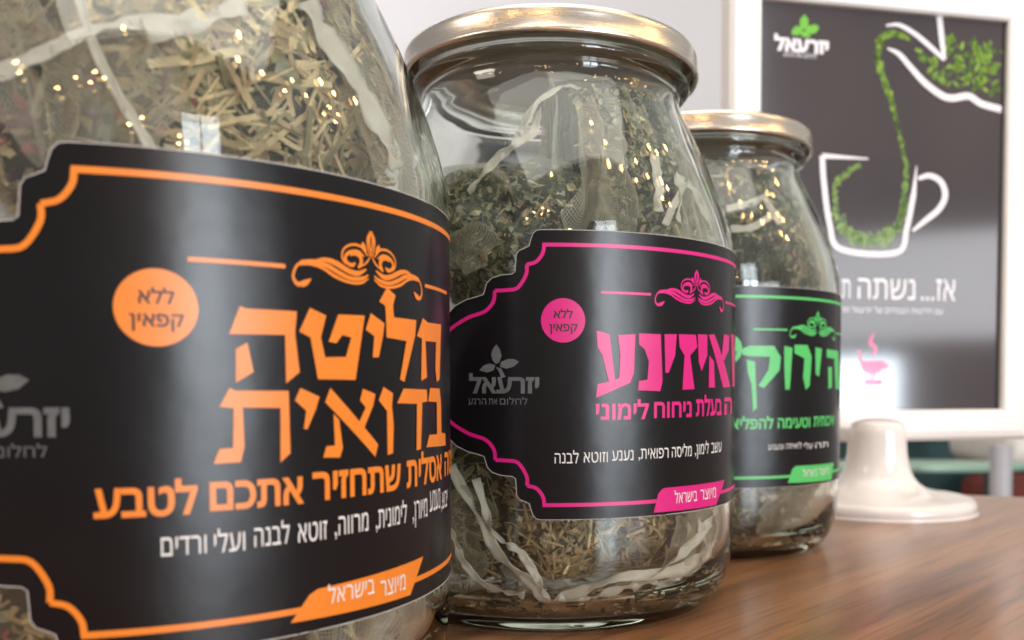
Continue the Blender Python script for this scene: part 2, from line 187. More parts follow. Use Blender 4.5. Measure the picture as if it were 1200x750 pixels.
M = dict(
    glass=glass_mat(), lid=lid_mat(), wood=wood_mat(), ribbon=ribbon_mat(),
    gasket=mat('lid_inner_lacquer', (0.30, 0.27, 0.22), 0.5),
    label=mat('label_paper_black', (0.0065, 0.0055, 0.0065), 0.27, spec=0.3, noise_amt=0.25, noise_scale=60, bump=0.22, bump_scale=55),
    paper=mat('label_paper_edge', (0.55, 0.52, 0.49), 0.7, noise_amt=0.1),
    orange=mat('orange_ink', (0.74, 0.205, 0.018), 0.38, noise_amt=0.06, noise_scale=300),
    pink=mat('magenta_ink', (0.62, 0.008, 0.19), 0.38, noise_amt=0.06, noise_scale=300),
    green=mat('green_ink', (0.085, 0.52, 0.13), 0.38, noise_amt=0.06, noise_scale=300),
    black=mat('black_ink', (0.012, 0.009, 0.008), 0.4, noise_amt=0.1),
    cream=mat('white_ink', (0.72, 0.70, 0.68), 0.42, noise_amt=0.06),
    grey=mat('grey_ink', (0.115, 0.118, 0.118), 0.42, col2=(0.085, 0.09, 0.09), noise_scale=500),
    wall=mat('painted_wall', (0.70, 0.68, 0.69), 0.8, noise_amt=0.08, noise_scale=2, bump=0.2, bump_scale=80),
    frame=mat('white_frame_plastic', (0.86, 0.86, 0.85), 0.35, noise_amt=0.03),
    ceramic=mat('cream_glossy_plastic', (0.80, 0.75, 0.72), 0.18, coat=0.5, noise_amt=0.05),
    poster=mat('poster_print', (0.070, 0.057, 0.060), 0.09, coat=0.3, col2=(0.052, 0.046, 0.05), noise_scale=8),
    pwhite=mat('poster_white', (0.8, 0.78, 0.82), 0.2, noise_amt=0.05),
    pgreen=mat('poster_leaf_green', (0.27, 0.42, 0.06), 0.2, col2=(0.09, 0.20, 0.03), noise_scale=200),
    pgreen2=mat('poster_leaf_dark', (0.12, 0.22, 0.03), 0.2, col2=(0.05, 0.10, 0.02), noise_scale=200),
    clover=mat('poster_clover_green', (0.16, 0.50, 0.04), 0.2, noise_amt=0.2),
    ppink=mat('poster_pink', (0.70, 0.03, 0.20), 0.2, noise_amt=0.1),
    pdark=mat('poster_dark_green', (0.035, 0.06, 0.045), 0.14, noise_amt=0.3, noise_scale=40),
    teal=mat('teal_upholstery', (0.02, 0.06, 0.06), 0.7, noise_amt=0.3),
    mint=mat('mint_laminate', (0.25, 0.38, 0.29), 0.3, noise_amt=0.1),
    beige=mat('beige_board', (0.34, 0.28, 0.21), 0.5, noise_amt=0.2),
    brown=mat('brown_wood', (0.16, 0.10, 0.065), 0.5, noise_amt=0.3),
    umber=mat('umber_lacquer', (0.05, 0.038, 0.03), 0.4, noise_amt=0.3),
    red=mat('red_fabric', (0.22, 0.04, 0.025), 0.8, noise_amt=0.4),
    steel=mat('grey_painted_metal', (0.36, 0.35, 0.37), 0.4, noise_amt=0.1),
    seat=mat('cream_seat_plastic', (0.62, 0.58, 0.52), 0.4, noise_amt=0.1),
    dark=mat('dark_metal', (0.02, 0.02, 0.022), 0.4, noise_amt=0.2),
    floor=mat('floor_tile', (0.16, 0.13, 0.11), 0.5, noise_amt=0.3, noise_scale=8),
    wire=mat('bulb_wire', (0.02, 0.04, 0.02), 0.5, noise_amt=0.1),
    # herbs
    h_straw=mat('dried_straw', (0.82, 0.64, 0.37), 0.65, col2=(0.62, 0.46, 0.24), noise_scale=300),
    h_tan=mat('dried_stem', (0.58, 0.41, 0.22), 0.7, col2=(0.38, 0.25, 0.13), noise_scale=300),
    h_olive=mat('dried_leaf_olive', (0.38, 0.32, 0.17), 0.75, col2=(0.22, 0.185, 0.09), noise_scale=300),
    h_green=mat('dried_leaf_green', (0.17, 0.18, 0.075), 0.75, col2=(0.11, 0.115, 0.045), noise_scale=300),
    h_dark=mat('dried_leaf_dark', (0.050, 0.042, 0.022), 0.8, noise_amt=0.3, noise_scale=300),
    h_grey=mat('dried_leaf_grey', (0.44, 0.42, 0.29), 0.8, col2=(0.27, 0.27, 0.18), noise_scale=300),
    h_red=mat('dried_petal_red', (0.42, 0.06, 0.07), 0.7, noise_amt=0.4, noise_scale=300),
    h_purple=mat('dried_petal_purple', (0.15, 0.03, 0.10), 0.7, noise_amt=0.4, noise_scale=300),
)
GZ = [gauze_mat('gauze_tan', (0.58, 0.50, 0.38), 0.0, 0.15, 125), gauze_mat('gauze_pale', (0.66, 0.68, 0.58), 0.0, 0.17, 140), gauze_mat('gauze_beige', (0.72, 0.64, 0.52), 0.0, 0.20, 130), gauze_mat('gauze_hem', (0.78, 0.72, 0.62), 0.45, 0.75, 90), gauze_mat('gauze_gathered', (0.86, 0.75, 0.58), 0.06, 0.34, 110)]

# ------------------------------------------------------------------ helpers
def link(name, me, m, parent=None, smooth=False):
    o = bpy.data.objects.new(name, me); COL.objects.link(o)
    for k in (m if isinstance(m, (list, tuple)) else [m]): me.materials.append(k)
    if parent: o.parent = parent
    if smooth:
        for p in me.polygons: p.use_smooth = True
    return o
def from_bm(name, bm, m, parent=None, smooth=False):
    for v in bm.verts: v.co = v.co * S
    me = bpy.data.meshes.new(name); bm.to_mesh(me); bm.free()
    return link(name, me, m, parent, smooth)
def from_py(name, vs, fs, m, parent=None, smooth=False, mi=None):
    me = bpy.data.meshes.new(name); me.from_pydata([(x * S, y * S, z * S) for x, y, z in vs], [], fs); 
    o = link(name, me, m, parent, smooth)
    if mi:
        for p, k in zip(me.polygons, mi): p.material_index = k
    me.update(); return o
def thing(name, label, cat, loc=(0, 0, 0), rz=0, group=None):
    o = bpy.data.objects.new(name, None); COL.objects.link(o); o.empty_display_size = 0.01
    o.location = Vector(loc) * S; o.rotation_euler = (0, 0, rz); o['label'] = label; o['category'] = cat
    if group: o['group'] = group
    return o
def lathe(name, prof, m, parent, seg=96, closed=False, smooth=True):
    vs = [(r * math.cos(2 * PI * k / seg), r * math.sin(2 * PI * k / seg), z) for r, z in prof for k in range(seg)]
    n = len(prof); fs = []
    for j in range(n if closed else n - 1):
        a = j * seg; b = ((j + 1) % n) * seg
        for k in range(seg): q = (k + 1) % seg; fs.append((a + k, a + q, b + q, b + k))
    return from_py(name, vs, fs, m, parent, smooth)
def catmull(pts, n=6):
    P = [Vector(p) for p in pts]; 
    if len(P) < 3: return P
    P = [P[0] * 2 - P[1]] + P + [P[-1] * 2 - P[-2]]; out = []
    for i in range(1, len(P) - 2):
        for k in range(n):
            t = k / n; a, b, c, d = P[i - 1:i + 3]
            out.append(0.5 * ((2 * b) + (c - a) * t + (2 * a - 5 * b + 4 * c - d) * t * t + (3 * b - a - 3 * c + d) * t ** 3))
    out.append(P[-2]); return out
def stroke_poly(pts, ws, n=6, smooth=True):     # variable-width line -> list of quads (2D)
    if smooth:
        P = catmull([(x, y, w_) for (x, y), w_ in zip(pts, ws)], n)
    else: P = [Vector((x, y, w_)) for (x, y), w_ in zip(pts, ws)]
    L_, R_ = [], []
    for i, p in enumerate(P):
        a = P[max(i - 1, 0)]; b = P[min(i + 1, len(P) - 1)]
        t = Vector((b.x - a.x, b.y - a.y)); t = t.normalized() if t.length > 1e-9 else Vector((1, 0)); nrm = Vector((-t.y, t.x)) * max(p.z, 0.004) / 2
        L_.append((p.x + nrm.x, p.y + nrm.y)); R_.append((p.x - nrm.x, p.y - nrm.y))
    return [[L_[i], L_[i + 1], R_[i + 1], R_[i]] for i in range(len(P) - 1)]
def flat_bm(polys):
    bm = bmesh.new()
    for p in polys:
        vs = [bm.verts.new((x, y, 0)) for x, y in p]
        try: bm.faces.new(vs)
        except ValueError: pass
    bmesh.ops.triangulate(bm, faces=bm.faces[:])
    return bm
def slice_x(bm, step=0.25):
    xs = [v.co.x for v in bm.verts]; a = math.ceil(min(xs) / step); b = math.floor(max(xs) / step)
    for k in range(a, b + 1):
        bmesh.ops.bisect_plane(bm, geom=bm.verts[:] + bm.edges[:] + bm.faces[:], plane_co=(k * step + 0.0371, 0, 0), plane_no=(1, 0, 0), dist=1e-5)
_cache = {}
def glyphs(text, bold=0.0):                      # text as flat mesh, unit em, right-to-left handled by reversing
    key = (text, bold)
    if key not in _cache:
        cu = bpy.data.curves.new('t', 'FONT'); cu.body = text[::-1]; cu.size = 1; cu.resolution_u = 3; cu.fill_mode = 'NONE'
        ob = bpy.data.objects.new('t', cu); COL.objects.link(ob); dg = bpy.context.evaluated_depsgraph_get(); dg.update()
        me = bpy.data.meshes.new_from_object(ob.evaluated_get(dg))
        pv = [v.co.xy for v in me.vertices]; es = [tuple(e.vertices) for e in me.edges]
        es = [(a, c) if c == a + 1 else ((c, a) if a == c + 1 else (max(a, c), min(a, c))) for a, c in es]      # walk every outline in one direction
        ov, oe, of, _a, _b, _c = delaunay_2d_cdt(pv, es, [], 0, 1e-5)
        vs = [(v.x, v.y, 0.0) for v in ov]; fs = []
        for f in of:
            px = sum(ov[i].x for i in f) / 3; py = sum(ov[i].y for i in f) / 3; wn = 0
            for a, c in es:
                A_, B_ = pv[a], pv[c]
                if (A_.y > py) != (B_.y > py) and px < A_.x + (B_.x - A_.x) * (py - A_.y) / (B_.y - A_.y): wn += 1 if B_.y > A_.y else -1
            if wn: fs.append(tuple(f))
        used = sorted({i for f in fs for i in f}); ix = {o_: n_ for n_, o_ in enumerate(used)}; vs = [vs[i] for i in used]; fs = [tuple(ix[i] for i in f) for f in fs]
        bpy.data.objects.remove(ob); bpy.data.curves.remove(cu); bpy.data.meshes.remove(me)
        if bold:                                 # push every outline vertex outwards along its mean normal
            ec = {}
            for f in fs:
                for a, c in zip(f, f[1:] + f[:1]): ec.setdefault(frozenset((a, c)), []).append((a, c))
            nm = {}
            ar = sum((vs[f[1]][0] - vs[f[0]][0]) * (vs[f[2]][1] - vs[f[0]][1]) - (vs[f[2]][0] - vs[f[0]][0]) * (vs[f[1]][1] - vs[f[0]][1]) for f in fs)
            sg = 1 if ar > 0 else -1
            for e in ec.values():
                if len(e) == 1:
                    a, c = e[0]; d = Vector((vs[c][1] - vs[a][1], vs[a][0] - vs[c][0])) * sg
                    if d.length > 1e-9:
                        for q in (a, c): nm.setdefault(q, []).append(d.normalized())
            for q, l in nm.items():
                s = sum(l, Vector((0, 0))); 
                if s.length > 1e-6:
                    s.normalize(); k = bold / max(0.5, s.dot(l[0])); vs[q] = (vs[q][0] + s.x * k, vs[q][1] + s.y * k, 0)
        _cache[key] = (vs, fs)
    return _cache[key]
def word_bm(bm, text, uL, uR, v0, h, bold=0.0):
    vs, fs = glyphs(text, bold); 
    if not vs: return
    ref = glyphs('ה', bold)[0]; rh0 = min(v[1] for v in ref); rh = max(v[1] for v in ref) - rh0
    x0 = min(v[0] for v in vs); x1 = max(v[0] for v in vs); k = (uR - uL) / (x1 - x0)
    nv = [bm.verts.new((uL + (v[0] - x0) * k, v0 + (v[1] - rh0) * h / rh, 0)) for v in vs]
    for f in fs:
        try: bm.faces.new([nv[i] for i in f])
        except ValueError: pass

RB = 5.2

def chaikin(P, n=3):
    P = [tuple(p) for p in P]
    for _ in range(n):
        Q = [P[0]]
        for a, c in zip(P, P[1:]): Q += [tuple(.75 * x + .25 * y for x, y in zip(a, c)), tuple(.25 * x + .75 * y for x, y in zip(a, c))]
        P = Q + [P[-1]]
    return P
PROF_OUT = [(0.001, 0.14), (3.5, 0.08), (3.95, 0.005), (4.5, 0.01), (4.95, 0.5), (5.19, 1.4), (5.2, 2.6), (5.2, 8.6), (5.2, 9.7), (4.98, 10.6), (4.5, 11.9), (4.0, 12.95), (3.66, 13.6), (3.6, 13.98),
            (3.72, 14.1), (3.92, 14.2), (3.93, 14.36), (3.76, 14.46), (3.73, 14.7), (3.72, 15.02), (3.58, 15.08)]
PROF_IN = [(3.46, 15.02), (3.44, 14.6), (3.37, 13.95), (3.43, 13.5), (3.77, 12.8), (4.27, 11.78), (4.74, 10.5), (4.95, 9.62), (4.95, 8.6), (4.95, 2.6), (4.93, 1.7), (4.7, 1.0), (4.2, 0.5), (3.4, 0.42), (2.0, 0.5), (0.001, 0.55)]
PROF_OUT = chaikin(PROF_OUT); PROF_IN = chaikin(PROF_IN); PIN = sorted([(z, r) for r, z in PROF_IN if r > 3.3])
def rin(z):
    P = PIN
    if z <= P[0][0]: return P[0][1]
    if z >= P[-1][0]: return P[-1][1]
    for (z0, r0), (z1, r1) in zip(P, P[1:]):
        if z0 <= z <= z1: return r0 + (r1 - r0) * (z - z0) / (z1 - z0 + 1e-9)

def refine(prof, n=3):
    out = []
    P = [Vector((r, z, 0)) for r, z in prof]
    for q in catmull(P, n): out.append((max(q.x, 0.0), q.y))
    return out

LR = 5.222
def wrap(bm, s0, vm, r, name, m, parent, step=0.25):
    slice_x(bm, step)
    for v in bm.verts:
        th = (s0 + v.co.x) / 5.22
        v.co = Vector((r * math.sin(th), -r * math.cos(th), vm + v.co.y))
    bm.normal_update()
    for f in bm.faces:                                  # face outwards
        c = f.calc_center_median(); 
        if f.normal.x * c.x + f.normal.y * c.y < 0: f.normal_flip()
    return from_bm(name, bm, m, parent, smooth=True)

def mirror(pts, sx=1, sy=1): return [(x * sx, y * sy) for x, y in pts]

def make_jar(cx, cd, s0, vm, ink, label, lidlabel, title, subt, small, bannertxt, banner, badge_u, logo):
    t = thing('tea_jar', label, 'jar', (cx, cd, 0), group='glass jars of herbal tea bags')
    prof = PROF_OUT + PROF_IN
    g = lathe('glass_body', prof, M['glass'], t, 112)
    # lid: flat disc with rounded shoulder, skirt and rolled rim
    R = 4.13; zb, zt = 14.5, 15.24
    lp = [(0.001, zt - 0.10), (3.2, zt - 0.10), (3.45, zt - 0.09), (3.6, zt - 0.01), (3.78, zt), (R - 0.17, zt - 0.015), (R - 0.05, zt - 0.07), (R - 0.01, zt - 0.16), (R, zt - 0.25), (R, zb + 0.16), (R + 0.03, zb + 0.11), (R + 0.035, zb + 0.05),
          (R, zb), (R - 0.07, zb - 0.005), (R - 0.1, zb + 0.05), (R - 0.09, zb + 0.12), (R - 0.08, zt - 0.28), (R - 0.2, zt - 0.16), (0.001, zt - 0.17)]
    ld = lathe('lid', lp, M['lid'], t, 128)
    if cx > 3: g.scale = (1, 1, 1.009); ld.scale = (1, 1, 1.009)
    lathe('lid_liner', [(0.001, zt - 0.24), (3.98, zt - 0.24), (4.02, zt - 0.2), (3.98, zt - 0.18), (0.001, zt - 0.18)], M['gasket'], ld, 96)
    # label: paper of real thickness, black outside
    half = D['outline'] + [(-6.75, 1.22), (-7.05, 0.75), (-7.2, 0.0)]
    left = half + [(x, -y) for x, y in reversed(half[:-1])]       # top-left corner down to bottom-left corner
    poly = left + [(-x, y) for x, y in reversed(left)]
    bm = flat_bm([poly]); slice_x(bm, 0.2)
    for k in range(-6, 7): bmesh.ops.bisect_plane(bm, geom=bm.verts[:] + bm.edges[:] + bm.faces[:], plane_co=(0, k * 0.5 + 0.013, 0), plane_no=(0, 1, 0), dist=1e-5)
    ext = bmesh.ops.extrude_face_region(bm, geom=bm.faces[:])
    for v in ext['geom']:
        if isinstance(v, bmesh.types.BMVert): v.co.z = 1
    for v in bm.verts:
        th = (s0 + v.co.x) / 5.22; r = LR if v.co.z > 0.5 else 5.204
        wv = 0.006 * noise.noise(Vector((v.co.x * 1.3, v.co.y * 0.6, s0)))
        v.co = Vector(((r + wv) * math.sin(th), -(r + wv) * math.cos(th), vm + v.co.y))
    bm.normal_update(); bmesh.ops.recalc_face_normals(bm, faces=bm.faces[:]); bm.normal_update()
    side = [abs(f.normal.x * f.calc_center_median().x + f.normal.y * f.calc_center_median().y) / 5.2 < 0.6 for f in bm.faces]
    for f, s in zip(bm.faces, side): f.material_index = 1 if s else 0; f.smooth = not s
    bmesh.ops.split_edges(bm, edges=[e for e in bm.edges if len(e.link_faces) == 2 and e.link_faces[0].material_index != e.link_faces[1].material_index])
    lb = from_bm('label', bm, [M['label'], M['paper']], t)
    W = lambda bm, off, name, m, step=0.25: wrap(bm, s0, vm, LR + 0.009 + off, name, m, lb, step)
    W(flat_bm(stroke_poly(poly + poly[:1], [0.013] * (len(poly) + 1), smooth=False)), -0.006, 'cut_edge', M['paper'])
    # frame line
    cs = []
    for sx in (1, -1):
        for sy in (1, -1):
            for arc in D['frame']:
                cs += stroke_poly(mirror(arc, sx, sy), [0.085] * len(arc), 4)
            e = D['frame'][2][-1]; cs += stroke_poly(mirror([e, (-6.75, 0.7), (-6.85, 0)], sx, sy), [0.085] * 3, 4)
    c0 = D['frame'][0][0]
    for sy in (1, -1): cs += stroke_poly(mirror([(c0[0] - 0.04, 3.0), (-c0[0] + 0.04, 3.0)], 1, sy), [0.09, 0.09], smooth=False)
    W(flat_bm(cs), 0.0, 'frame_line', ink)
    for xa, xb in ((-2.78, -1.49), (1.5, 2.8)):
        W(flat_bm(stroke_poly([(xa, 1.925), (xb, 1.925)], [0.06, 0.06], smooth=False)), 0.0, 'divider_line', ink)
    # ornament
    os_ = []
    for pts, ws in D['orn']:
        for sx in (1, -1):
            os_ += stroke_poly([(x * sx, y) for x, y in pts], [w_ * 0.62 for w_ in (ws * 8)[:len(pts)]] if len(ws) != len(pts) else [w_ * 0.62 for w_ in ws], 5)
    W(flat_bm(os_), 0.001, 'ornament', ink)
    # title
    W(flat_bm(title), 0.002, 'title_lettering', ink)
    for nm, rows, mm, bd in (('subtitle_lettering', subt, ink, 0.028), ('ingredients_lettering', small, M['cream'], 0.0)):
        bm = bmesh.new()
        for r in rows: word_bm(bm, *r, bold=bd)
        W(bm, 0.002, nm, mm)
    # badge
    bz = 1.27; bmc = flat_bm([[(badge_u + 0.51 * math.cos(a * PI / 24), bz + 0.51 * math.sin(a * PI / 24)) for a in range(48)]])
    W(bmc, 0.002, 'badge', ink, 0.12)
    bm = bmesh.new(); word_bm(bm, 'ללא', badge_u - 0.22, badge_u + 0.22, bz + 0.05, 0.17, 0.018); word_bm(bm, 'קפאין', badge_u - 0.32, badge_u + 0.33, bz - 0.25, 0.17, 0.018)
    W(bm, 0.006, 'badge_lettering', M['black'])
    W(flat_bm([banner]), 0.004, 'banner', ink)
    bm = bmesh.new()
    for r in bannertxt: word_bm(bm, *r, bold=0.0)
    W(bm, 0.009, 'banner_lettering', M['cream'])
    if logo:
        W(flat_bm(D['leaf']), 0.003, 'leaf_emblem', M['grey'])
        bm = bmesh.new()
        for i, r in enumerate(D['g2']): word_bm(bm, *r, bold=0.035 if i == 0 else 0.0)
        W(bm, 0.003, 'logo_lettering', M['grey'])
    return t

# ------------------------------------------------------------------ tea bags
def pillow_pt(u, v, side, W_, H_, T_, seed, infl=1.0):
    e = max(0.0, (1 - u * u)) ** 0.5 * max(0.0, (1 - abs(v) ** 2.4)) ** 0.5
    x = u * W_ * (1 - 0.10 * v * v + 0.10 * v); z = v * H_ * (1 - 0.06 * u * u)
    y = side * T_ * e ** 0.85
    nv = Vector((x * 0.55, side * 2.0 + seed * 7.1, z * 0.55)); y += (noise.noise(nv) * 0.55 + noise.noise(nv * 3.1) * 0.16) * (0.25 + e) * infl
    x += noise.noise(nv + Vector((31, 0, 0))) * 0.3; z += noise.noise(nv + Vector((0, 17, 0))) * 0.3
    return Vector((x, y, z))
def bag_xf(rho, th, z0, roll, yaw, lean):
    from mathutils import Matrix
    R = Matrix.Rotation(th + yaw, 4, 'Z') @ Matrix.Rotation(lean, 4, 'X') @ Matrix.Rotation(roll, 4, 'Y')
    c = Vector((rho * math.sin(th), -rho * math.cos(th), z0))
    return lambda p: R @ p + c          # local +x tangent, -y outwards
def clampr(p, gap, zmin=0.7, zmax=15.0):
    z = min(max(p.z, zmin), zmax); lim = rin(z) - gap; r = math.hypot(p.x, p.y)
    if r > lim: k = lim / r; return Vector((p.x * k, p.y * k, z))
    return Vector((p.x, p.y, z))

def lump(u, v, seed, side):
    a = noise.noise(Vector((u * 1.9 + seed, v * 1.9, side * 3.0))); c = abs(noise.noise(Vector((u * 3.6, v * 2.4 + seed, side + 9.0))))
    return max(0.0, 0.15 + a * 0.9) * 0.55 + max(0.0, 0.16 - c) * 1.6        # hollows and creases in the cloth
def make_bag(jar, label, rho, th, z0, W_, H_, T_, roll=0, yaw=0, lean=0, seed=1, gz=0, mix=None, ns=300, nc=500, lmax=1.1, zmax=13.6, stalks=0, fine=1.0):
    rnd = random.Random(seed); cx, cd = JARS[jar]
    t = thing('tea_bag', label, 'tea bag', (cx, cd, 0), group='gauze tea bags in jar')
    xf = bag_xf(rho, th, z0, roll, yaw, lean)
    n = 34; ext = 1.10
    # gauze: two sheets with an outer seam allowance
    vs, fs, uvs = [], [], []
    for side in (-1, 1):
        b0 = len(vs)
        for j in range(n + 1):
            for i in range(n + 1):
                u = (2 * i / n - 1) * ext; v = (2 * j / n - 1) * ext
                uu = max(-1, min(1, u)); vv = max(-1, min(1, v))
                p = pillow_pt(uu, vv, side, W_, H_, T_ + 0.08, seed)
                ex = Vector(((u - uu) * W_, 0, (v - vv) * H_))
                if ex.length > 0: p += ex; p.y += 0.22 * noise.noise(Vector((u * 4, v * 4, seed))) + side * 0.01
                # fine folds
                p.y += 0.05 * noise.noise(Vector((u * 7 + v * 3, v * 2, seed * 3.3 + side)))
                q = clampr(xf(p), 0.045 + lump(uu, vv, seed, side), zmax=zmax)
                vs.append(q); uvs.append((u * W_ / 6, v * H_ / 6))
        for j in range(n):
            for i in range(n):
                a = b0 + j * (n + 1) + i; fs.append((a, a + 1, a + n + 2, a + n + 1))
    g = from_py('gauze_pouch', vs, fs, GZ[gz], t, smooth=True)
    uvl = g.data.uv_layers.new(name='UVMap')
    for lp in g.data.loops: uvl.data[lp.index].uv = uvs[lp.vertex_index]
    # stitched hem round the border of the pouch
    loop = []; m_ = 26
    for k in range(4 * m_):
        e_, f_ = divmod(k, m_); s_ = 2 * f_ / m_ - 1
        loop.append(((s_, 1), (1, -s_), (-s_, -1), (-1, s_))[e_])
    vs, fs = [], []
    for k, (u, v) in enumerate(loop):
        for q in (1.02, 1.10):
            p = pillow_pt(u, v, -1, W_, H_, T_, seed) + Vector((u * W_ * (q - 1), 0, v * H_ * (q - 1))); p.y += 0.22 * noise.noise(Vector((u * q * 4, v * q * 4, seed))) - 0.02
            vs.append(clampr(xf(p), 0.035, zmax=zmax))
        a = 2 * k; c = 2 * ((k + 1) % (4 * m_)); fs.append((a, c, c + 1, a + 1))
    from_py('hem', vs, fs, GZ[3], t, smooth=True)
    # dense core
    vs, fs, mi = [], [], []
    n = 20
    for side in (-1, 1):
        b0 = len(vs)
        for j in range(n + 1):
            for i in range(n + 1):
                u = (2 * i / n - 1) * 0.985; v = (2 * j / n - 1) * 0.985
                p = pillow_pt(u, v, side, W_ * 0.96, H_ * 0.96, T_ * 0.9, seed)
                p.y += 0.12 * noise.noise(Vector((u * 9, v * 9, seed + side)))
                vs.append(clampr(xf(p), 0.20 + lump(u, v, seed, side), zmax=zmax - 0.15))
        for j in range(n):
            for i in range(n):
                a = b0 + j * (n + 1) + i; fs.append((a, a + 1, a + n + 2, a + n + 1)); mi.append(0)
    mats = [M['h_dark'], M['h_straw'], M['h_tan'], M['h_olive'], M['h_green'], M['h_grey'], M['h_red'], M['h_purple']]
    mix = mix or [0.5, 2, 2, 3, 1, 0, 0.05, 0.05]
    def frame(u, v, side, depth):
        a = xf(pillow_pt(u, v, side, W_, H_, T_ * depth, seed)); b = xf(pillow_pt(u + 0.02, v, side, W_, H_, T_ * depth, seed)); c = xf(pillow_pt(u, v + 0.02, side, W_, H_, T_ * depth, seed))
        tx = (b - a).normalized(); tz = (c - a); nn = tx.cross(tz).normalized(); tz = nn.cross(tx); return a, tx, tz, nn
    gap = [0.0]
    def place():
        side = -1 if rnd.random() < 0.78 else 1
        u, v = rnd.uniform(-0.93, 0.93), rnd.uniform(-0.93, 0.93)
        a, tx, tz, nn = frame(u, v, side, rnd.uniform(0.86, 1.0))
        ang = rnd.uniform(0, PI); d = tx * math.cos(ang) + tz * math.sin(ang); d = (d + nn * rnd.uniform(-0.22, 0.22)).normalized()
        gap[0] = lump(u, v, seed, side)
        return a, d, nn
    def stick(vs, fs, L, wd, bend):
        a, d, nn = place(); s = d.cross(nn).normalized(); nn = s.cross(d); b0 = len(vs)
        for k, tt in enumerate((-0.5, 0.0, 0.5)):
            c = a + d * (L * tt) + s * (bend * (0.25 - tt * tt)); w2 = wd * (1 - 0.35 * abs(tt))
            for sx, sy in ((-1, -1), (1, -1), (1, 1), (-1, 1)): vs.append(clampr(c + s * (sx * w2 / 2) + nn * (sy * w2 * 0.3), 0.09 + gap[0], zmax=zmax - 0.1))
        r_ = [(b0, b0 + 1, b0 + 2, b0 + 3), (b0 + 11, b0 + 10, b0 + 9, b0 + 8)]
        for k in (0, 4):
            for q in range(4): e = (q + 1) % 4; r_.append((b0 + k + q, b0 + k + 4 + q, b0 + k + 4 + e, b0 + k + e))
        fs += r_; return len(r_)
    def leaf(vs, fs, r):
        a, d, nn = place(); s = d.cross(nn).normalized(); b0 = len(vs); m_ = rnd.choice((4, 5, 6)); 
        c = a; vs.append(clampr(c + nn * rnd.uniform(-.05, .05), 0.11 + gap[0], zmax=zmax - 0.1))
        for k in range(m_):
            an = 2 * PI * k / m_; rr = r * rnd.uniform(0.5, 1.1)
            vs.append(clampr(c + d * (rr * 1.5 * math.cos(an)) + s * (rr * 0.8 * math.sin(an)) + nn * rnd.uniform(-0.06, 0.06), 0.075 + gap[0], zmax=zmax - 0.1))
        for k in range(m_): fs.append((b0, b0 + 1 + k, b0 + 1 + (k + 1) % m_))
        return m_
    for k in range(ns):
        c = rnd.choices(range(8), mix)[0]; c = c if c in (1, 2, 3) else rnd.choice((1, 2, 3, c))
        mi += [c] * stick(vs, fs, rnd.uniform(0.2, lmax) * rnd.uniform(0.5, 1), rnd.uniform(0.022, 0.085) * fine, rnd.uniform(-0.25, 0.25))
    for k in range(nc):
        c = rnd.choices(range(8), mix)[0]; mi += [c] * leaf(vs, fs, rnd.uniform(0.035, 0.15) * fine)
    h = from_py('herb_filling', vs, fs, mats, t, mi=mi); h['kind'] = 'stuff'
    for k in range(stalks):
        vs, fs = [], []; stick(vs, fs, rnd.uniform(0.8, 1.9), rnd.uniform(0.08, 0.15), rnd.uniform(-0.3, 0.3))
        from_py('dried_stalk', vs, fs, M['h_straw'] if rnd.random() < 0.6 else M['h_tan'], t)
    return t

def ribbon(parent, jar, pts, width, r0=4.75, name='ribbon', seed=0, twist=0.5, radii=None, mt='ribbon', flat=False):
    """satin strip; points are (angle, height) on the inside of the jar wall"""
    P = []
    for k, (a, z) in enumerate(pts):
        r = (radii[k] if radii else min(r0 + 0.12, rin(z) - 0.10)); P.append(Vector((r * math.sin(a), -r * math.cos(a), z)))
    C = catmull(P, 14); vs, fs = [], []
    for i, p in enumerate(C):
        tn = (C[min(i + 1, len(C) - 1)] - C[max(i - 1, 0)]).normalized(); rad = Vector((p.x, p.y, 0)).normalized()
        s = tn.cross(rad).normalized(); nn = s.cross(tn)
        a = twist * noise.noise(Vector((i * 0.11, seed * 3.7, 0.3))) * 4.2
        wv = width * 0.8 * (1 + 0.25 * noise.noise(Vector((i * 0.2, seed, 5))))
        d = s * math.cos(a) + nn * math.sin(a); e = d.cross(tn)
        for k in range(5):
            q = (k / 4 - 0.5); c = p + d * (q * wv) + e * (0.04 * noise.noise(Vector((i * 0.35, k * 1.3, seed))) + 0.05 * abs(q))
            vs.append(clampr(c, 0.03))
        if i:
            b = (i - 1) * 5
            for k in range(4): fs.append((b + k, b + k + 1, b + 6 + k, b + 5 + k))
    o = from_py(name, vs, fs, M[mt] if isinstance(mt, str) else mt, parent, smooth=True)
    sm = o.modifiers.new('thick', 'SOLIDIFY'); sm.thickness = 0.012 * S
    return o

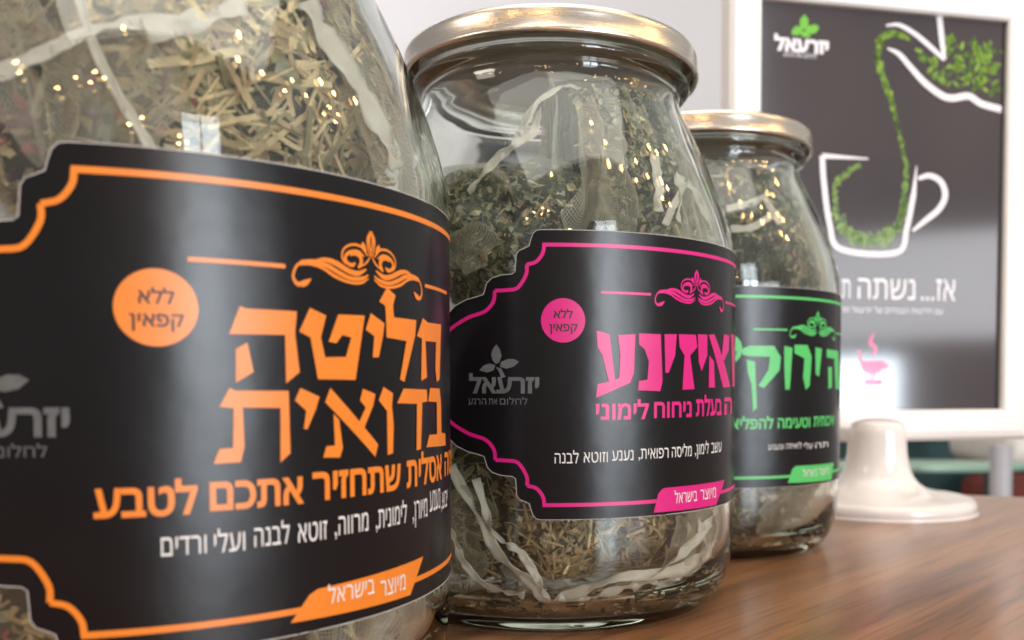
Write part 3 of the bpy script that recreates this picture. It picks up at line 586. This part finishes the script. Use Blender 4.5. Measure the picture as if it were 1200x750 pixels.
def veil(parent, jar, corners, seed, pleats=7, mt=None, gap=0.10, depth=0.28):
    '''loose gathered gauze: corners as (angle, height) bottom-left, bottom-right, top-right, top-left'''
    n = 30; vs, fs, uvs = [], [], []; (a0, z0), (a1, z1), (a2, z2), (a3, z3) = corners
    for j in range(n + 1):
        for i in range(n + 1):
            u, v = i / n, j / n; k = noise.noise(Vector((u * 3, v * 3, seed))) * 0.05
            an = (a0 * (1 - u) + a1 * u) * (1 - v) + (a3 * (1 - u) + a2 * u) * v + k; z = (z0 * (1 - u) + z1 * u) * (1 - v) + (z3 * (1 - u) + z2 * u) * v + k * 4
            an += 0.07 * noise.noise(Vector((u * 2 + v * 4, seed, 1))); z += 0.5 * noise.noise(Vector((u * 3.5, v * 2, seed + 3)))
            w_ = math.sin((u + 0.12 * noise.noise(Vector((u * 2, v * 2, seed + 4)))) * pleats * PI + 2 * noise.noise(Vector((v * 2, u, seed + 8))))
            r = rin(z) - gap - depth * (0.5 + 0.5 * w_) * (0.35 + 0.65 * abs(noise.noise(Vector((u * 2.2, v * 1.6, seed + 2))) * 2))
            vs.append((r * math.sin(an), -r * math.cos(an), z)); uvs.append((u * 0.5, v * 0.5))
    for j in range(n):
        for i in range(n):
            a = j * (n + 1) + i; fs.append((a, a + 1, a + n + 2, a + n + 1))
    o = from_py('gathered_gauze', vs, fs, GZ[4] if mt is None else mt, parent, smooth=True)
    ul = o.data.uv_layers.new(name='UVMap')
    for lp in o.data.loops: ul.data[lp.index].uv = uvs[lp.vertex_index]
    return o

def crumbs(jar, n, seed):
    rnd = random.Random(seed); cx, cd = JARS[jar]; vs, fs, mi = [], [], []
    for k in range(n):
        a = rnd.uniform(0, 2 * PI); r = 4.75 * rnd.random() ** 0.35; z = 0.53 + 0.02 + max(0, r - 4.2) * 0.55; q = rnd.uniform(0.02, 0.09); b0 = len(vs); f = rnd.uniform(0, PI); L_ = q * rnd.uniform(1, 4)
        for dx, dy, dz in ((-L_, -q, 0), (L_, -q * .7, 0.01), (L_ * .9, q, 0.03), (-L_ * .8, q * .8, 0.03), (0, 0, q)):
            vs.append((cx + r * math.sin(a) + dx * math.cos(f) - dy * math.sin(f), cd - r * math.cos(a) + dx * math.sin(f) + dy * math.cos(f), z + dz))
        fs += [(b0, b0 + 1, b0 + 2, b0 + 3), (b0, b0 + 1, b0 + 4), (b0 + 1, b0 + 2, b0 + 4), (b0 + 2, b0 + 3, b0 + 4), (b0 + 3, b0, b0 + 4)]; mi += [rnd.choice((0, 0, 1, 2, 3))] * 5
    o = from_py('herb_crumbs', vs, fs, [M['h_dark'], M['h_tan'], M['h_olive'], M['h_straw']], mi=mi); o['kind'] = 'stuff'
    o['label'] = ('fine herb crumbs fallen on the floor of the orange label jar', 'fine herb crumbs fallen on the floor of the magenta label jar', 'fine herb crumbs fallen on the floor of the green label jar')[jar]; o['category'] = 'herb crumbs'

JARS = [(-7.441, 16.583), (-0.464, 25.847), (5.138, 34.693)]

# ================================================================== SETTING
def box_bm(bm, x0, x1, y0, y1, z0, z1, bev=0.0):
    r = bmesh.ops.create_cube(bm, size=1); vs = r['verts']
    for v in vs: v.co = Vector((x0 + (v.co.x + .5) * (x1 - x0), y0 + (v.co.y + .5) * (y1 - y0), z0 + (v.co.z + .5) * (z1 - z0)))
    if bev:
        es = list({e for v in vs for e in v.link_edges}); bmesh.ops.bevel(bm, geom=es, offset=bev, segments=3, affect='EDGES', profile=0.5)
def box(name, m, parent, x0, x1, y0, y1, z0, z1, bev=0.0, smooth=False):
    bm = bmesh.new(); box_bm(bm, x0, x1, y0, y1, z0, z1, bev); return from_bm(name, bm, m, parent, smooth)
o = box('wall', M['wall'], None, -260, 300, 230, 240, -75, 190); o['kind'] = 'structure'
o = box('floor', M['floor'], None, -260, 300, -160, 230, -80, -75); o['kind'] = 'structure'

t = thing('dark_backdrop', 'dark shelf unit on the pale wall, added to darken the view through the magenta label jar neck', 'backdrop', (0, 0, 0))  # added dark box, makes the glass neck in front of it look dark
box('backdrop_box', M['umber'], t, -28, 2, 212, 230, 62, 87, 0.6)
box('backdrop_board', M['dark'], t, -29, 3, 210, 230, 60, 61.9, 0.3)

# table: far edge runs slightly away to the left
t = thing('wooden_table', 'brown wood veneer table with glossy diagonal grain under the jars', 'table', (0, 0, 0))
bm = bmesh.new(); 
top = [(-60, -25), (62, -25), (62, 47.6), (24.3, 47.6 + 0.6), (18.6, 49.6), (-60, 66)]
top = [(-60, -25), (60, -25), (60, 36.5), (24.3, 47.6), (18.6, 49.4), (-60, 73.5)]
f = bm.faces.new([bm.verts.new((x, y, -2.6)) for x, y in top]); ex = bmesh.ops.extrude_face_region(bm, geom=[f])
for g in ex['geom']:
    if isinstance(g, bmesh.types.BMVert): g.co.z = 0
bmesh.ops.recalc_face_normals(bm, faces=bm.faces[:]); bmesh.ops.bevel(bm, geom=bm.edges[:], offset=0.15, segments=3, affect='EDGES')
from_bm('tabletop', bm, M['wood'], t)
lg = [(-52, -18), (50, -18), (50, 30), (-52, 60)]
for x, y in lg: box('leg', M['brown'], t, x - 2.5, x + 2.5, y - 2.5, y + 2.5, -75, -2.6, 0.3)

# ================================================================== DISPLAY STAND WITH POSTER
YAW = math.atan2(2.83, 13.55)
t = thing('poster_display', 'white framed tabletop poster display on a flared cream foot, right of the jars', 'poster stand', (9.51, 45.0, 0), YAW)
# local: x along the picture, -y towards camera, z up
PW, Z0, Z1 = 13.85, 4.68, 25.03; BW = 1.62
def bezel():
    bm = bmesh.new(); sec = [(0.0, 0.35), (0.0, -0.28), (0.12, -0.42), (0.35, -0.48), (1.1, -0.48), (1.42, -0.40), (BW, -0.15), (BW, 0.9), (0.0, 0.9)]
    rings = []
    for (cx, cz, sx, sz) in ((0, Z0, -1, -1), (PW, Z0, 1, -1), (PW, Z1, 1, 1), (0, Z1, -1, 1)):
        rings.append([bm.verts.new((cx + sx * d, y, cz + sz * d)) for d, y in sec])
    n = len(sec)
    for k in range(4):
        a, b = rings[k], rings[(k + 1) % 4]
        for j in range(n): q = (j + 1) % n; bm.faces.new((a[j], a[q], b[q], b[j]))
    bmesh.ops.recalc_face_normals(bm, faces=bm.faces[:]); return bm
from_bm('frame', bezel(), M['frame'], t)
box('back_panel', M['frame'], t, 0.0, PW, 0.36, 0.85, Z0, Z1)
pp = box('poster', M['poster'], t, 0.0, PW, 0.0, 0.08, Z0, Z1)
box('screen_gap', M['dark'], t, PW - 0.12, PW - 0.002, -0.06, -0.004, Z0 + 0.01, Z1 - 0.01)
mo = D['mon']
def pprint(name, bm, m, off=0.012):
    for v in bm.verts: v.co = Vector((v.co.x, -off, v.co.y))
    for f in bm.faces: 
        f.normal_update()
        if f.normal.y > 0: f.normal_flip()
    return from_bm(name, bm, m, pp)
def pstroke(name, pts, wd, m, off=0.012): return pprint(name, flat_bm(stroke_poly(pts, wd if isinstance(wd, list) else [wd] * len(pts), 6)), m, off)
pstroke('teapot_spout_line', mo['pot_up'][:5], [0.1, .2, .24, .26, .22], M['pwhite']); pstroke('teapot_lid_line', mo['pot_up'][4:], [.2, .3, .32], M['pwhite'], 0.013)
pstroke('teapot_body_line', mo['pot_low'], [0.1, 0.25, .3, .34, .36, .36, .36, .36, .36], M['pwhite'])
pstroke('cup_outline', mo['cup'][1:8], .3, M['pwhite']); pstroke('cup_rim_line', mo['cup'][:2], [.08, .26], M['pwhite'], 0.013); pstroke('cup_side_tip', mo['cup'][7:], [.26, .06], M['pwhite'], 0.013)
pstroke('cup_handle', mo['handle'], [.2, .28, .32, .34, .32, .28, .14], M['pwhite'])
rl = random.Random(3)
def leaves(name, centers, m, off):
    polys = []
    for (x, y, a, L) in centers:
        ca, sa = math.cos(a), math.sin(a); pl = []
        for q, h in ((-1, 0), (-.5, .36), (.1, .42), (.6, .25), (1, 0), (.5, -.3), (0, -.4), (-.6, -.28)):
            px, py = q * L, h * L * rl.uniform(0.8, 1.2); pl.append((x + px * ca - py * sa, y + px * sa + py * ca))
        polys.append(pl)
    return pprint(name, flat_bm(polys), m, off)
st = catmull([(x, y, 0) for x, y in mo['stream']], 6); A, B = [], []
for i, p in enumerate(st):
    a = math.atan2(st[min(i + 1, len(st) - 1)].y - st[max(i - 1, 0)].y, st[min(i + 1, len(st) - 1)].x - st[max(i - 1, 0)].x)
    wgt = 0.14 if i < 26 else 0.09
    if i > 34 and i < 48: wgt = 0.05
    for k in range(3):
        if rl.random() < 0.3: continue
        (A if rl.random() < 0.5 else B).append((p.x + rl.uniform(-wgt, wgt), p.y + rl.uniform(-.1, .1), a + rl.uniform(-.6, .6), rl.uniform(.12, .3)))
cg = catmull([(x, y, 0) for x, y in mo['cupgreen']], 6)
for i, p in enumerate(cg):
    wd = 0.06 if i < 22 else (0.34 if i < 50 else 0.12)
    for k in range(2 if i < 22 else 5): (A if rl.random() < 0.65 else B).append((p.x + rl.uniform(-wd, wd), p.y + rl.uniform(-wd, wd), rl.uniform(0, PI), rl.uniform(.1, .25)))
pf = mo['potfill']
def inside(x, y, P):
    c = False
    for i in range(len(P)):
        x1, y1 = P[i]; x2, y2 = P[i - 1]
        if (y1 > y) != (y2 > y) and x < (x2 - x1) * (y - y1) / (y2 - y1) + x1: c = not c
    return c
nfill = 0
while nfill < 120:
    x, y = rl.uniform(8.2, 13.7), rl.uniform(21.1, 24.3)
    if inside(x, y, pf): (A if rl.random() < 0.55 else B).append((x, y, rl.uniform(0, PI), rl.uniform(.15, .36))); nfill += 1
leaves('green_leaf_print', B, M['pgreen2'], 0.008); leaves('light_leaf_print', A, M['pgreen'], 0.010)
pprint('clover_emblem', flat_bm(mo['clover']), M['clover'])
pprint('pink_cup_emblem', flat_bm(mo['pinkcup'] + [mo['ear']] + stroke_poly(mo['steam'], [.06, .22, .2, .06], 5) + stroke_poly(mo['side'], [.12, .12, .1], 4)), M['ppink'])
for i, r in enumerate(mo['words']):
    bm = bmesh.new(); word_bm(bm, *r, bold=(0.0, 0.0, 0.0, 0.05, 0.0, 0.02, 0.0)[i]); pprint('poster_lettering', bm, M['pwhite'], 0.014)
# foot: flared trumpet with a wide disc, standing in front of the lower frame
fx, fy = 4.95, -3.0
prof = [(0.001, 0.0), (4.2, 0.0), (4.4, 0.08), (4.48, 0.28), (4.42, 0.5), (4.2, 0.68), (3.6, 0.76), (2.9, 0.86), (2.25, 1.08), (1.8, 1.45), (1.54, 1.95), (1.4, 2.6), (1.35, 3.2), (1.33, 3.75), (1.25, 4.0), (1.1, 4.22), (0.6, 4.35), (0.001, 4.38)]
ft = lathe('foot', refine(prof, 3), M['ceramic'], t, 96); ft.location = (fx * S, fy * S, 0)
box('foot_bracket', M['frame'], t, fx - 0.9, fx + 0.9, fy, -0.35, 3.15, 3.9, 0.15)

# ================================================================== JARS
make_jar(*JARS[0], 5.27, 5.80, M['orange'], 'large glass jar with orange print label and gauze tea bags, nearest the camera at left', '', D['title1'], 
         D['w1'] + [('חליטה', 2.5, 4.2, -1.42, 0.44)], D['s1'] + [('יבש,', 2.25, 2.75, -1.98, 0.30)], D['b1'][:2], D['ban1'], -3.17, True)
make_jar(*JARS[1], 4.03, 6.25, M['pink'], 'glass jar with magenta print label and gold lid standing between the two other jars', '', D['title2'],
         D['w2'], D['s2'], D['b2'][:2], D['ban2'], -3.66, True)
make_jar(*JARS[2], 3.78, 5.93, M['green'], 'glass jar with green print label, farthest jar beside the poster stand', '', D['title3'],
         D['w3'], D['s3'], D['b3'][:2], D['ban3'], -3.66, True)

# ================================================================== TEA BAGS
mix1 = [0.8, 2.8, 3.0, 2.2, 0.2, 0.2, 0.06, 0.08]
mix1r = [1.2, 1.2, 2.2, 2.2, 0.5, 0.8, 1.1, 1.1]
mix2 = [0.9, 0.35, 0.5, 1.6, 2.2, 3.2, 0, 0.02]
mix3 = [1.6, 0.3, 0.8, 1.5, 2.2, 0.8, 0.5, 0.25]
# nearest jar
b1 = make_bag(0, 'gauze bag of straw-coloured herb stalks at top right in the orange label jar', 2.55, 1.02, 11.0, 2.55, 2.5, 1.9, roll=0.15, lean=0.25, seed=11, gz=0, mix=mix1, ns=1200, nc=700, lmax=1.7, fine=1.25, stalks=40)
b2 = make_bag(0, 'gauze bag with red and purple petals at top left in the orange label jar', 2.6, 0.06, 10.9, 2.15, 2.6, 1.8, roll=-0.3, lean=0.1, seed=12, gz=2, mix=mix1r, ns=500, nc=1100, lmax=1.1, stalks=8)
b3 = make_bag(0, 'dark gauze tea bag on top under the orange label jar lid', 1.2, -0.9, 11.6, 2.8, 2.6, 1.6, roll=0.4, seed=13, gz=2, mix=mix1r, ns=250, nc=600)
make_bag(0, 'gauze tea bag against the rear wall of the orange label jar', 2.4, 3.4, 10.4, 3.2, 3.0, 1.8, seed=14, gz=0, mix=mix1, ns=250, nc=500)
b4 = make_bag(0, 'gauze tea bag at the bottom front of the orange label jar', 2.5, 0.45, 3.1, 3.4, 2.6, 2.0, seed=15, gz=0, mix=mix1, ns=450, nc=500, lmax=1.3)
make_bag(0, 'gauze tea bag at the bottom right of the orange label jar', 2.4, 1.9, 3.2, 3.0, 2.7, 2.0, seed=16, gz=0, mix=mix1, ns=300, nc=400)
make_bag(0, 'gauze tea bag at the bottom left of the orange label jar', 2.4, -1.0, 3.3, 3.0, 2.7, 2.0, seed=17, gz=2, mix=mix1, ns=300, nc=400)
ribbon(b1, 0, D['rib1'][0], 0.5, seed=1, twist=0.3); ribbon(b2, 0, D['rib1'][1], 0.32, seed=2, twist=0.2, mt=GZ[2]); ribbon(b2, 0, D['rib1'][2], 0.22, seed=3, twist=0.3); ribbon(b3, 0, D['rib1'][3], 0.42, seed=4, twist=0.6)
veil(b2, 0, [(0.12, 9.0), (0.42, 9.0), (0.5, 11.6), (0.1, 12.0)], 1, 5); veil(b1, 0, [(1.12, 9.2), (1.5, 9.2), (1.35, 12.6), (0.95, 12.6)], 2, 6); veil(b3, 0, [(-0.25, 9.6), (0.12, 9.2), (0.1, 11.2), (-0.3, 11.8)], 3, 5)
ribbon(b2, 0, [(0.13, 11.9), (0.2, 11.2), (0.27, 10.3), (0.36, 9.5), (0.42, 9.0)], 0.16, seed=61, twist=0.3); veil(b4, 0, [(0.9, 0.9), (1.5, 0.9), (1.5, 3.0), (0.8, 3.0)], 4, 6)
# middle jar
c1 = make_bag(1, 'upright grey-green gauze tea bag under the lid in the magenta label jar', 2.5, 0.74, 10.9, 1.75, 3.0, 1.9, roll=-0.08, lean=-0.02, seed=21, gz=1, mix=mix2, ns=260, nc=2200, lmax=0.7, zmax=13.9, fine=0.85, stalks=6)
c2 = make_bag(1, 'round dark green gauze tea bag at upper left in the magenta label jar', 2.7, -0.35, 9.7, 1.95, 1.8, 1.9, roll=0.1, seed=22, gz=1, mix=[2.2, 0.2, 0.5, 1.6, 2.2, 1.0, 0, 0], ns=160, nc=1900, lmax=0.6, fine=0.8)
c3 = make_bag(1, 'beige gauze tea bag at upper right in the magenta label jar', 2.7, 1.72, 10.4, 1.9, 2.4, 1.7, roll=-0.2, seed=23, gz=2, mix=mix2, ns=200, nc=700, lmax=0.8)
make_bag(1, 'gauze tea bag against the rear wall of the magenta label jar', 2.6, 3.3, 9.6, 3.0, 1.9, 1.7, seed=24, gz=1, mix=mix2, ns=150, nc=500)
c4 = make_bag(1, 'gauze tea bag of brown stalks at the bottom front of the magenta label jar', 2.5, 0.3, 3.0, 2.1, 2.2, 1.9, seed=25, gz=0, mix=[1.0, 1.6, 2.2, 2.4, 0.9, 1.0, 0, 0], ns=750, nc=700, lmax=1.2)
c5 = make_bag(1, 'gauze tea bag of brown stalks at the bottom left of the magenta label jar', 2.5, -0.85, 3.1, 1.95, 2.3, 1.8, roll=0.2, seed=26, gz=0, mix=[1.2, 1.0, 2.0, 2.4, 0.9, 0.6, 0, 0], ns=400, nc=500, lmax=1.1)
c6 = make_bag(1, 'pale gauze tea bag at the bottom right of the magenta label jar', 2.5, 1.42, 3.1, 2.0, 2.3, 1.8, seed=27, gz=2, mix=mix1, ns=300, nc=500)
ribbon(c1, 1, D['rib2'][0], 0.20, seed=5, twist=0.7, radii=[3.0, 3.6, 3.7, 3.6, 3.6]); ribbon(c2, 1, D['rib2'][1], 0.26, seed=6, twist=0.7, radii=[3.4, 3.6, 3.9, 4.1, 4.4])
ribbon(c1, 1, [(-0.06, 13.0), (-0.13, 12.4), (-0.2, 11.9), (-0.28, 11.6)], 0.14, seed=41, twist=0.8, radii=[3.7, 3.7, 3.7, 3.8])
ribbon(c3, 1, D['rib2'][2], 0.30, seed=7, twist=0.5); ribbon(c3, 1, D['rib2'][3], 0.36, seed=8, twist=0.4)
ribbon(c3, 1, [(0.62, 9.9), (0.74, 10.6), (0.86, 11.1), (0.98, 10.7), (1.0, 10.0)], 0.22, seed=42, twist=0.6)
ribbon(c5, 1, D['rib2b'][0], 0.34, seed=9, twist=0.6); ribbon(c4, 1, D['rib2b'][1], 0.26, seed=10, twist=0.8, r0=4.68); ribbon(c4, 1, D['rib2b'][2], 0.34, seed=11, twist=0.6); ribbon(c6, 1, D['rib2b'][3], 0.36, seed=12, twist=0.5)
ribbon(c6, 1, [(0.45, 1.05), (0.62, 1.5), (0.86, 2.1), (1.05, 2.7), (1.1, 3.3)], 0.30, seed=43, twist=0.7); ribbon(c6, 1, [(0.98, 3.2), (1.08, 2.2), (1.0, 1.5), (0.82, 1.1), (0.6, 0.95)], 0.26, seed=44, twist=0.7)
ribbon(c5, 1, [(-0.62, 3.4), (-0.5, 2.5), (-0.42, 1.7), (-0.3, 1.2), (-0.12, 1.0)], 0.22, seed=45, twist=0.8); ribbon(c4, 1, [(0.05, 0.95), (0.2, 0.85), (0.4, 1.15), (0.6, 1.2)], 0.24, seed=46, twist=0.8)
veil(c3, 1, [(0.72, 9.2), (1.25, 9.2), (1.15, 11.8), (0.85, 11.9)], 5, 6); veil(c1, 1, [(0.12, 9.6), (0.45, 9.6), (0.5, 13.2), (0.2, 13.0)], 6, 4, depth=0.5); veil(c5, 1, [(-0.75, 0.9), (-0.35, 0.8), (-0.3, 3.4), (-0.8, 3.6)], 7, 5)
veil(c6, 1, [(0.62, 0.9), (1.3, 0.9), (1.35, 3.0), (0.7, 3.0)], 8, 6); veil(c2, 1, [(-0.75, 8.6), (-0.3, 8.8), (-0.25, 9.7), (-0.75, 9.9)], 9, 5)
for j_, n_ in ((0, 500), (1, 900), (2, 600)): crumbs(j_, n_, 70 + j_)
# far jar
d1 = make_bag(2, 'gauze tea bag with reddish petals at the top front in the green label jar', 2.4, 0.35, 11.6, 2.2, 2.2, 1.8, roll=0.1, seed=31, gz=1, mix=mix3, ns=120, nc=1000, lmax=0.7, zmax=14.0, fine=0.9)
d2 = make_bag(2, 'beige gauze tea bag at the right shoulder of the green label jar', 2.5, 1.25, 10.2, 2.1, 2.4, 1.8, roll=-0.3, seed=32, gz=2, mix=[1, 1, 1.5, 2, 1.2, 1, .3, .1], ns=200, nc=800, lmax=0.8)
make_bag(2, 'gauze tea bag against the rear wall of the green label jar', 2.4, 3.2, 11.0, 2.8, 2.6, 1.6, seed=33, gz=2, mix=mix3, ns=100, nc=500)
d4 = make_bag(2, 'gauze tea bag with pale leaf bits at the bottom of the green label jar', 2.5, 0.5, 3.1, 3.0, 2.5, 1.9, seed=34, gz=2, mix=[1, 1.2, 1.2, 1.8, 2, 1.2, .3, .1], ns=250, nc=700)
make_bag(2, 'gauze tea bag low on the right side of the green label jar', 2.5, 1.8, 3.2, 2.6, 2.4, 1.8, seed=35, gz=2, mix=mix1, ns=200, nc=400)
for k, r in enumerate(D['rib3']): ribbon(d1, 2, r, 0.3, seed=15 + k, twist=0.25)

veil(d2, 2, [(0.95, 9.1), (1.5, 9.1), (1.4, 12.2), (0.9, 12.4)], 10, 6); veil(d4, 2, [(0.3, 0.9), (1.1, 0.9), (1.1, 2.8), (0.3, 2.8)], 11, 6)

# ================================================================== BLURRED ROOM BEYOND THE TABLE
t = thing('bench', 'dark teal upholstered bench out of focus under the poster display', 'bench', (0, 0, 0))
box('backrest', M['teal'], t, 60, 118, 196, 204, -60, 2.0, 1.2); box('seat', M['teal'], t, 60, 118, 160, 196, -60, -30, 2.0); box('cushion', M['red'], t, 84, 118, 172, 192, -29.9, -13, 3)
box('cushion_trim', M['red'], t, 114, 117.5, 190, 195.9, -29.9, 0, 1)
t = thing('side_table', 'narrow mint green side table out of focus behind the poster foot', 'side table', (50, 128, 0))
lathe('tabletop', [(0.001, -6.3), (16, -6.3), (16.4, -6.1), (16.4, -5.5), (16.1, -5.3), (0.001, -5.3)], M['mint'], t, 64).scale = (1, 0.30, 1)
for x in (-12, 12): box('leg', M['brown'], t, x - 1, x + 1, -1, 1, -75, -6.31, 0.2)
box('drawer_box', M['beige'], t, -9, -1.2, -2.5, 3.5, -16, -6.32, 0.4)
t = thing('cafe_chair', 'cream cafe chair with black legs out of focus at the right edge', 'chair', (73, 148, 0))
def seat_shell():
    bm = bmesh.new(); box_bm(bm, -5, 12, -10, 12, -7.4, -1.0, 2.0); return bm
from_bm('seat', seat_shell(), M['seat'], t, True)
for x, y in ((1.2, -8), (10, -8), (1.6, 9), (10, 9)): box('leg', M['dark'], t, x - 0.9, x + 0.9, y - 0.9, y + 0.9, -75, -7.0, 0.3)
box('backrest', M['seat'], t, -4, 12, 12, 14, -5.5, 24, 0.9)
t = thing('metal_post', 'grey painted metal post out of focus between side table and chair', 'post', (52.6, 108, 0))
lathe('shaft', [(1.25, -75), (1.25, -1.6), (1.1, -1.3), (0.001, -1.2)], M['steel'], t, 32); lathe('base_flange', [(0.001, -75), (4, -75), (4, -74.2), (1.3, -73.6)], M['steel'], t, 32)
